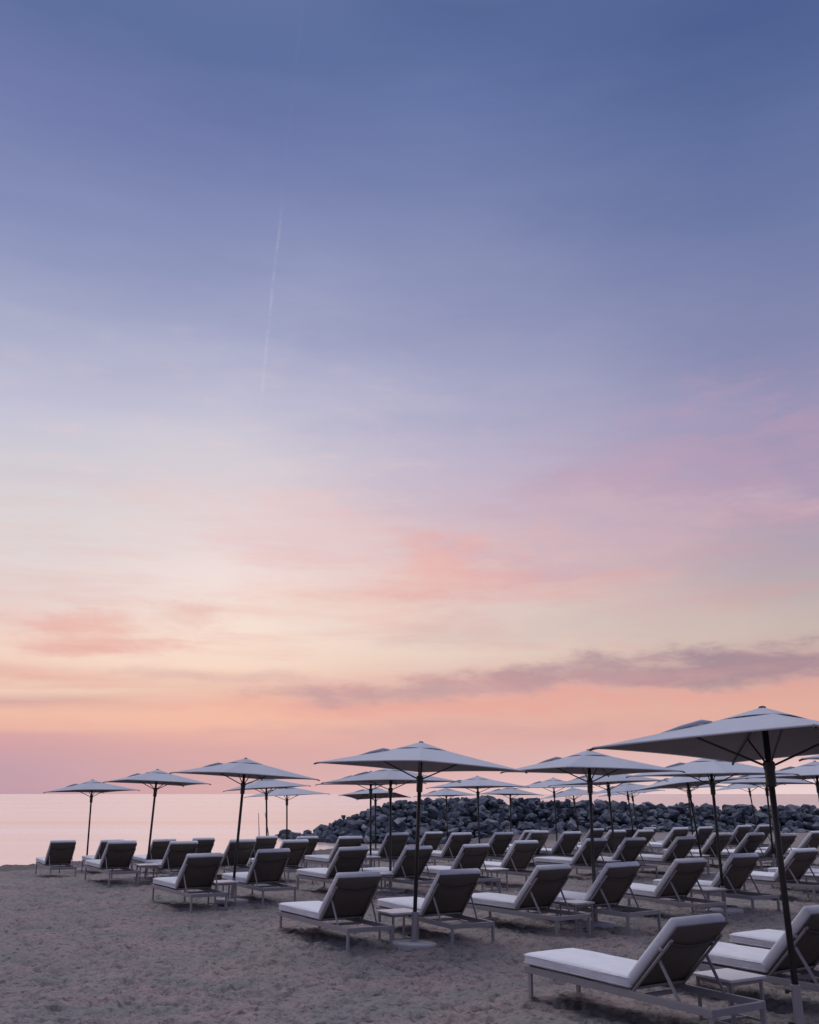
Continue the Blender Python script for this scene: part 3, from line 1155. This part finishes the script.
right = stops([(0.0, (234, 210, 210)), (1.6, (226, 194, 194)), (3.0, (222, 174, 165)), (4.6, (224, 172, 158)), (6.2, (208, 168, 161)),
               (8.2, (198, 180, 174)), (10.5, (187, 172, 174)), (13.5, (176, 162, 177)), (17, (168, 153, 180)), (21, (150, 146, 180)),
               (26, (128, 134, 173)), (31.5, (110, 122, 166)), (37, (91, 108, 155)), (42, (76, 95, 144))] + ZEN)
cl, cg, cm, crt = t.ramp(fac, left), t.ramp(fac, glow), t.ramp(fac, mid), t.ramp(fac, right)
AW = t.m('ADD', A0, t.m('MULTIPLY', t.m('SUBTRACT', n_big, 0.5), 8.0))
col = t.mix(t.sstep(AW, -25.0, -9.0), cl, cg)
col = t.mix(t.sstep(AW, -13.0, 5.0), col, cm)
col = t.mix(t.sstep(AW, 0.0, 25.0), col, crt)
# behind the camera: the dull mauve eastern sky
east = t.ramp(fac, stops([(0, (94, 100, 124)), (6, (100, 106, 134)), (20, (96, 108, 146)), (45, (88, 104, 152))] + ZEN))
col = t.mix(t.sstep(DY, 0.35, -0.45), col, east)


def blob(a, e, sa, se, c, k, tilt=0.0, lo=0.08, hi=1.25):
    """a drift of cloud round azimuth a and elevation e, its edge torn by noise"""
    global col
    sa, se = sa * 1.25, se * 1.35
    aw = t.m('ADD', A0, t.m('MULTIPLY', t.m('SUBTRACT', n_wrp, 0.5), sa * 2.6))
    ew = t.m('ADD', E0, t.m('MULTIPLY', t.m('SUBTRACT', n_wr2, 0.5), se * 3.2))
    da = t.m('DIVIDE', t.m('SUBTRACT', aw, a), sa)
    de = t.m('DIVIDE', t.m('SUBTRACT', ew, t.m('MULTIPLY_ADD', t.m('SUBTRACT', A0, a), tilt, e)), se)
    g = t.m('EXPONENT', t.m('MULTIPLY', t.m('ADD', t.m('MULTIPLY', da, da), t.m('MULTIPLY', de, de)), -1.0))
    nz = t.m('ADD', t.m('MULTIPLY', n_str, 0.45), t.m('MULTIPLY', n_fin, 0.55))
    br = t.sstep(t.m('ADD', g, t.m('MULTIPLY', t.m('SUBTRACT', nz, 0.5), 2.6)), lo, hi)
    front = t.m('GREATER_THAN', DY, 0.0)
    f = t.m('MULTIPLY', t.m('MULTIPLY', t.m('MULTIPLY', t.sstep(g, 0.02, 0.6), br), k), front, clamp=True)
    col = t.mix(f, col, lin(c))


blob(2.5, 13.4, 7.0, 1.5, (236, 172, 163), 0.62, 0.03)
blob(9.0, 12.0, 7.0, 1.0, (226, 176, 172), 0.45, 0.05)
blob(-7.5, 15.0, 6.0, 2.2, (231, 198, 197), 0.5)
blob(-4.0, 11.0, 6.0, 1.2, (240, 205, 190), 0.5)
blob(-19.0, 9.0, 4.5, 1.0, (230, 172, 162), 0.66)
blob(-12.3, 10.3, 2.4, 0.7, (229, 186, 176), 0.7)
blob(-21.5, 8.2, 3.5, 0.6, (230, 176, 166), 0.5)
blob(-16.0, 16.8, 3.5, 0.6, (231, 203, 200), 0.4)
blob(19.0, 18.0, 12.0, 3.4, (188, 156, 180), 0.5, 0.2)
blob(13.0, 15.2, 8.0, 2.0, (208, 182, 192), 0.5, 0.1)
blob(12.0, 9.5, 10.0, 1.0, (206, 188, 184), 0.5)
blob(6.0, 5.1, 9.0, 0.55, (231, 166, 155), 0.8)
blob(17.0, 5.6, 9.0, 0.5, (230, 164, 152), 0.6)
blob(-7.0, 4.9, 7.0, 0.5, (232, 172, 160), 0.6)
blob(19.0, 7.2, 9.0, 0.9, (164, 140, 151), 1.15)
blob(8.0, 6.5, 7.0, 0.7, (182, 151, 157), 1.1, 0.05)
blob(-1.0, 5.8, 6.0, 0.55, (192, 158, 161), 1.0, 0.03)
blob(-10.0, 6.6, 6.0, 0.4, (214, 178, 172), 0.7)
blob(0.0, 3.6, 12.0, 0.5, (204, 164, 164), 0.45)
blob(-10.0, 4.2, 7.0, 0.5, (241, 190, 166), 0.4)
# faint cirrus everywhere above the band
pink = t.m('MULTIPLY', t.sstep(n_str, 0.44, 0.70), t.m('MULTIPLY', t.sstep(E0, 1.0, 4.0), t.m('SUBTRACT', 1.0, t.sstep(E0, 8.0, 22.0))))
col = t.mix(t.m('MULTIPLY', pink, 0.26), col, lin((226, 160, 156)))
streak = t.m('MULTIPLY', t.sstep(n_fin, 0.5, 0.75), t.m('MULTIPLY', t.sstep(E0, 3.0, 9.0), t.m('SUBTRACT', 1.0, t.sstep(E0, 14.0, 32.0))))
col = t.mix(t.m('MULTIPLY', t.m('MULTIPLY', streak, 0.26), t.m('SUBTRACT', 1.0, t.sstep(A0, -3.0, 10.0))), col, lin((238, 204, 196)))
# a broken, fading vapour trail: part of a great circle
p1 = Vector((-0.1224, 0.7995, 0.5880))
p2 = Vector((-0.1560, 0.9155, 0.3711))
pn = p1.cross(p2).normalized()
mid_ = (p1 + p2).normalized()
dn_ = t.n('ShaderNodeVectorMath', operation='DOT_PRODUCT')
t.link(dv, dn_.inputs[0])
dn_.inputs[1].default_value = pn
wob = t.m('MULTIPLY', t.m('SUBTRACT', t.noise(t.xyz(0.0, t.m('MULTIPLY', E0, 0.35), 1.0), 1.0, 3.0), 0.5), 0.006)
dist = t.m('DIVIDE', t.m('ADD', dn_.outputs['Value'], wob), 0.0014)
trail = t.m('EXPONENT', t.m('MULTIPLY', t.m('MULTIPLY', dist, dist), -1.0))
along = t.m('MULTIPLY', t.sstep(E0, 19.0, 24.0), t.m('SUBTRACT', 1.0, t.m('MULTIPLY', t.sstep(E0, 30.0, 35.5), 0.93)))
broken = t.sstep(t.noise(t.xyz(0.0, t.m('MULTIPLY', E0, 0.6), 5.0), 1.0, 5.0, 0.7), 0.38, 0.62)
front = t.m('GREATER_THAN', DY, 0.0)
col = t.mix(t.m('MULTIPLY', t.m('MULTIPLY', trail, along), t.m('MULTIPLY', t.m('MULTIPLY', broken, 0.24), front)), col, lin((215, 208, 222)))

# a little of the physical dusk sky on top
nish = t.n('ShaderNodeTexSky', sky_type='NISHITA')
nish.sun_disc = False
nish.sun_elevation = R(2.0)
nish.sun_rotation = SUN_AZ
nish.air_density = 1.2
nish.dust_density = 1.0
sky = t.mix(1.0, col, t.mix(1.0, nish.outputs[0], (0.0018, 0.0018, 0.0018, 1), 'MULTIPLY'), 'ADD')
t.link(sky, bg.inputs[0])
bg.inputs[1].default_value = 1.0

sun = bpy.data.lights.new('added_top_fill', 'SUN')  # added lamp, broad and high, lifts upward faces; no such source at dusk
sun.energy = 1.0
sun.angle = R(60)
sun.color = (0.97, 0.94, 1.0)
so = bpy.data.objects.new('added_top_fill', sun)
COL.objects.link(so)
D = -Vector((math.sin(SUN_AZ) * math.cos(FILL_EL), math.cos(SUN_AZ) * math.cos(FILL_EL), math.sin(FILL_EL)))
so.rotation_euler = D.to_track_quat('-Z', 'Y').to_euler()

# ------------------------------------------------------------------ camera
cam = bpy.data.cameras.new('camera')
cam.sensor_fit = 'HORIZONTAL'
cam.sensor_width = 36.0
cam.lens = 36.0 * 950.0 / 819.0
cam.clip_start = 0.1
cam.clip_end = 80000
co_ = bpy.data.objects.new('camera', cam)
COL.objects.link(co_)
co_.location = (0, 0, 1.78)
co_.rotation_euler = (R(90) + math.atan(282 / 950.0), 0, 0)
sc.camera = co_

sc.view_settings.view_transform = 'Standard'
sc.view_settings.look = 'None'
sc.view_settings.exposure = 0.0
sc.view_settings.gamma = 1.0
sc.view_settings.use_curve_mapping = False
sc.cycles.max_bounces = 6
sc.cycles.use_denoising = True
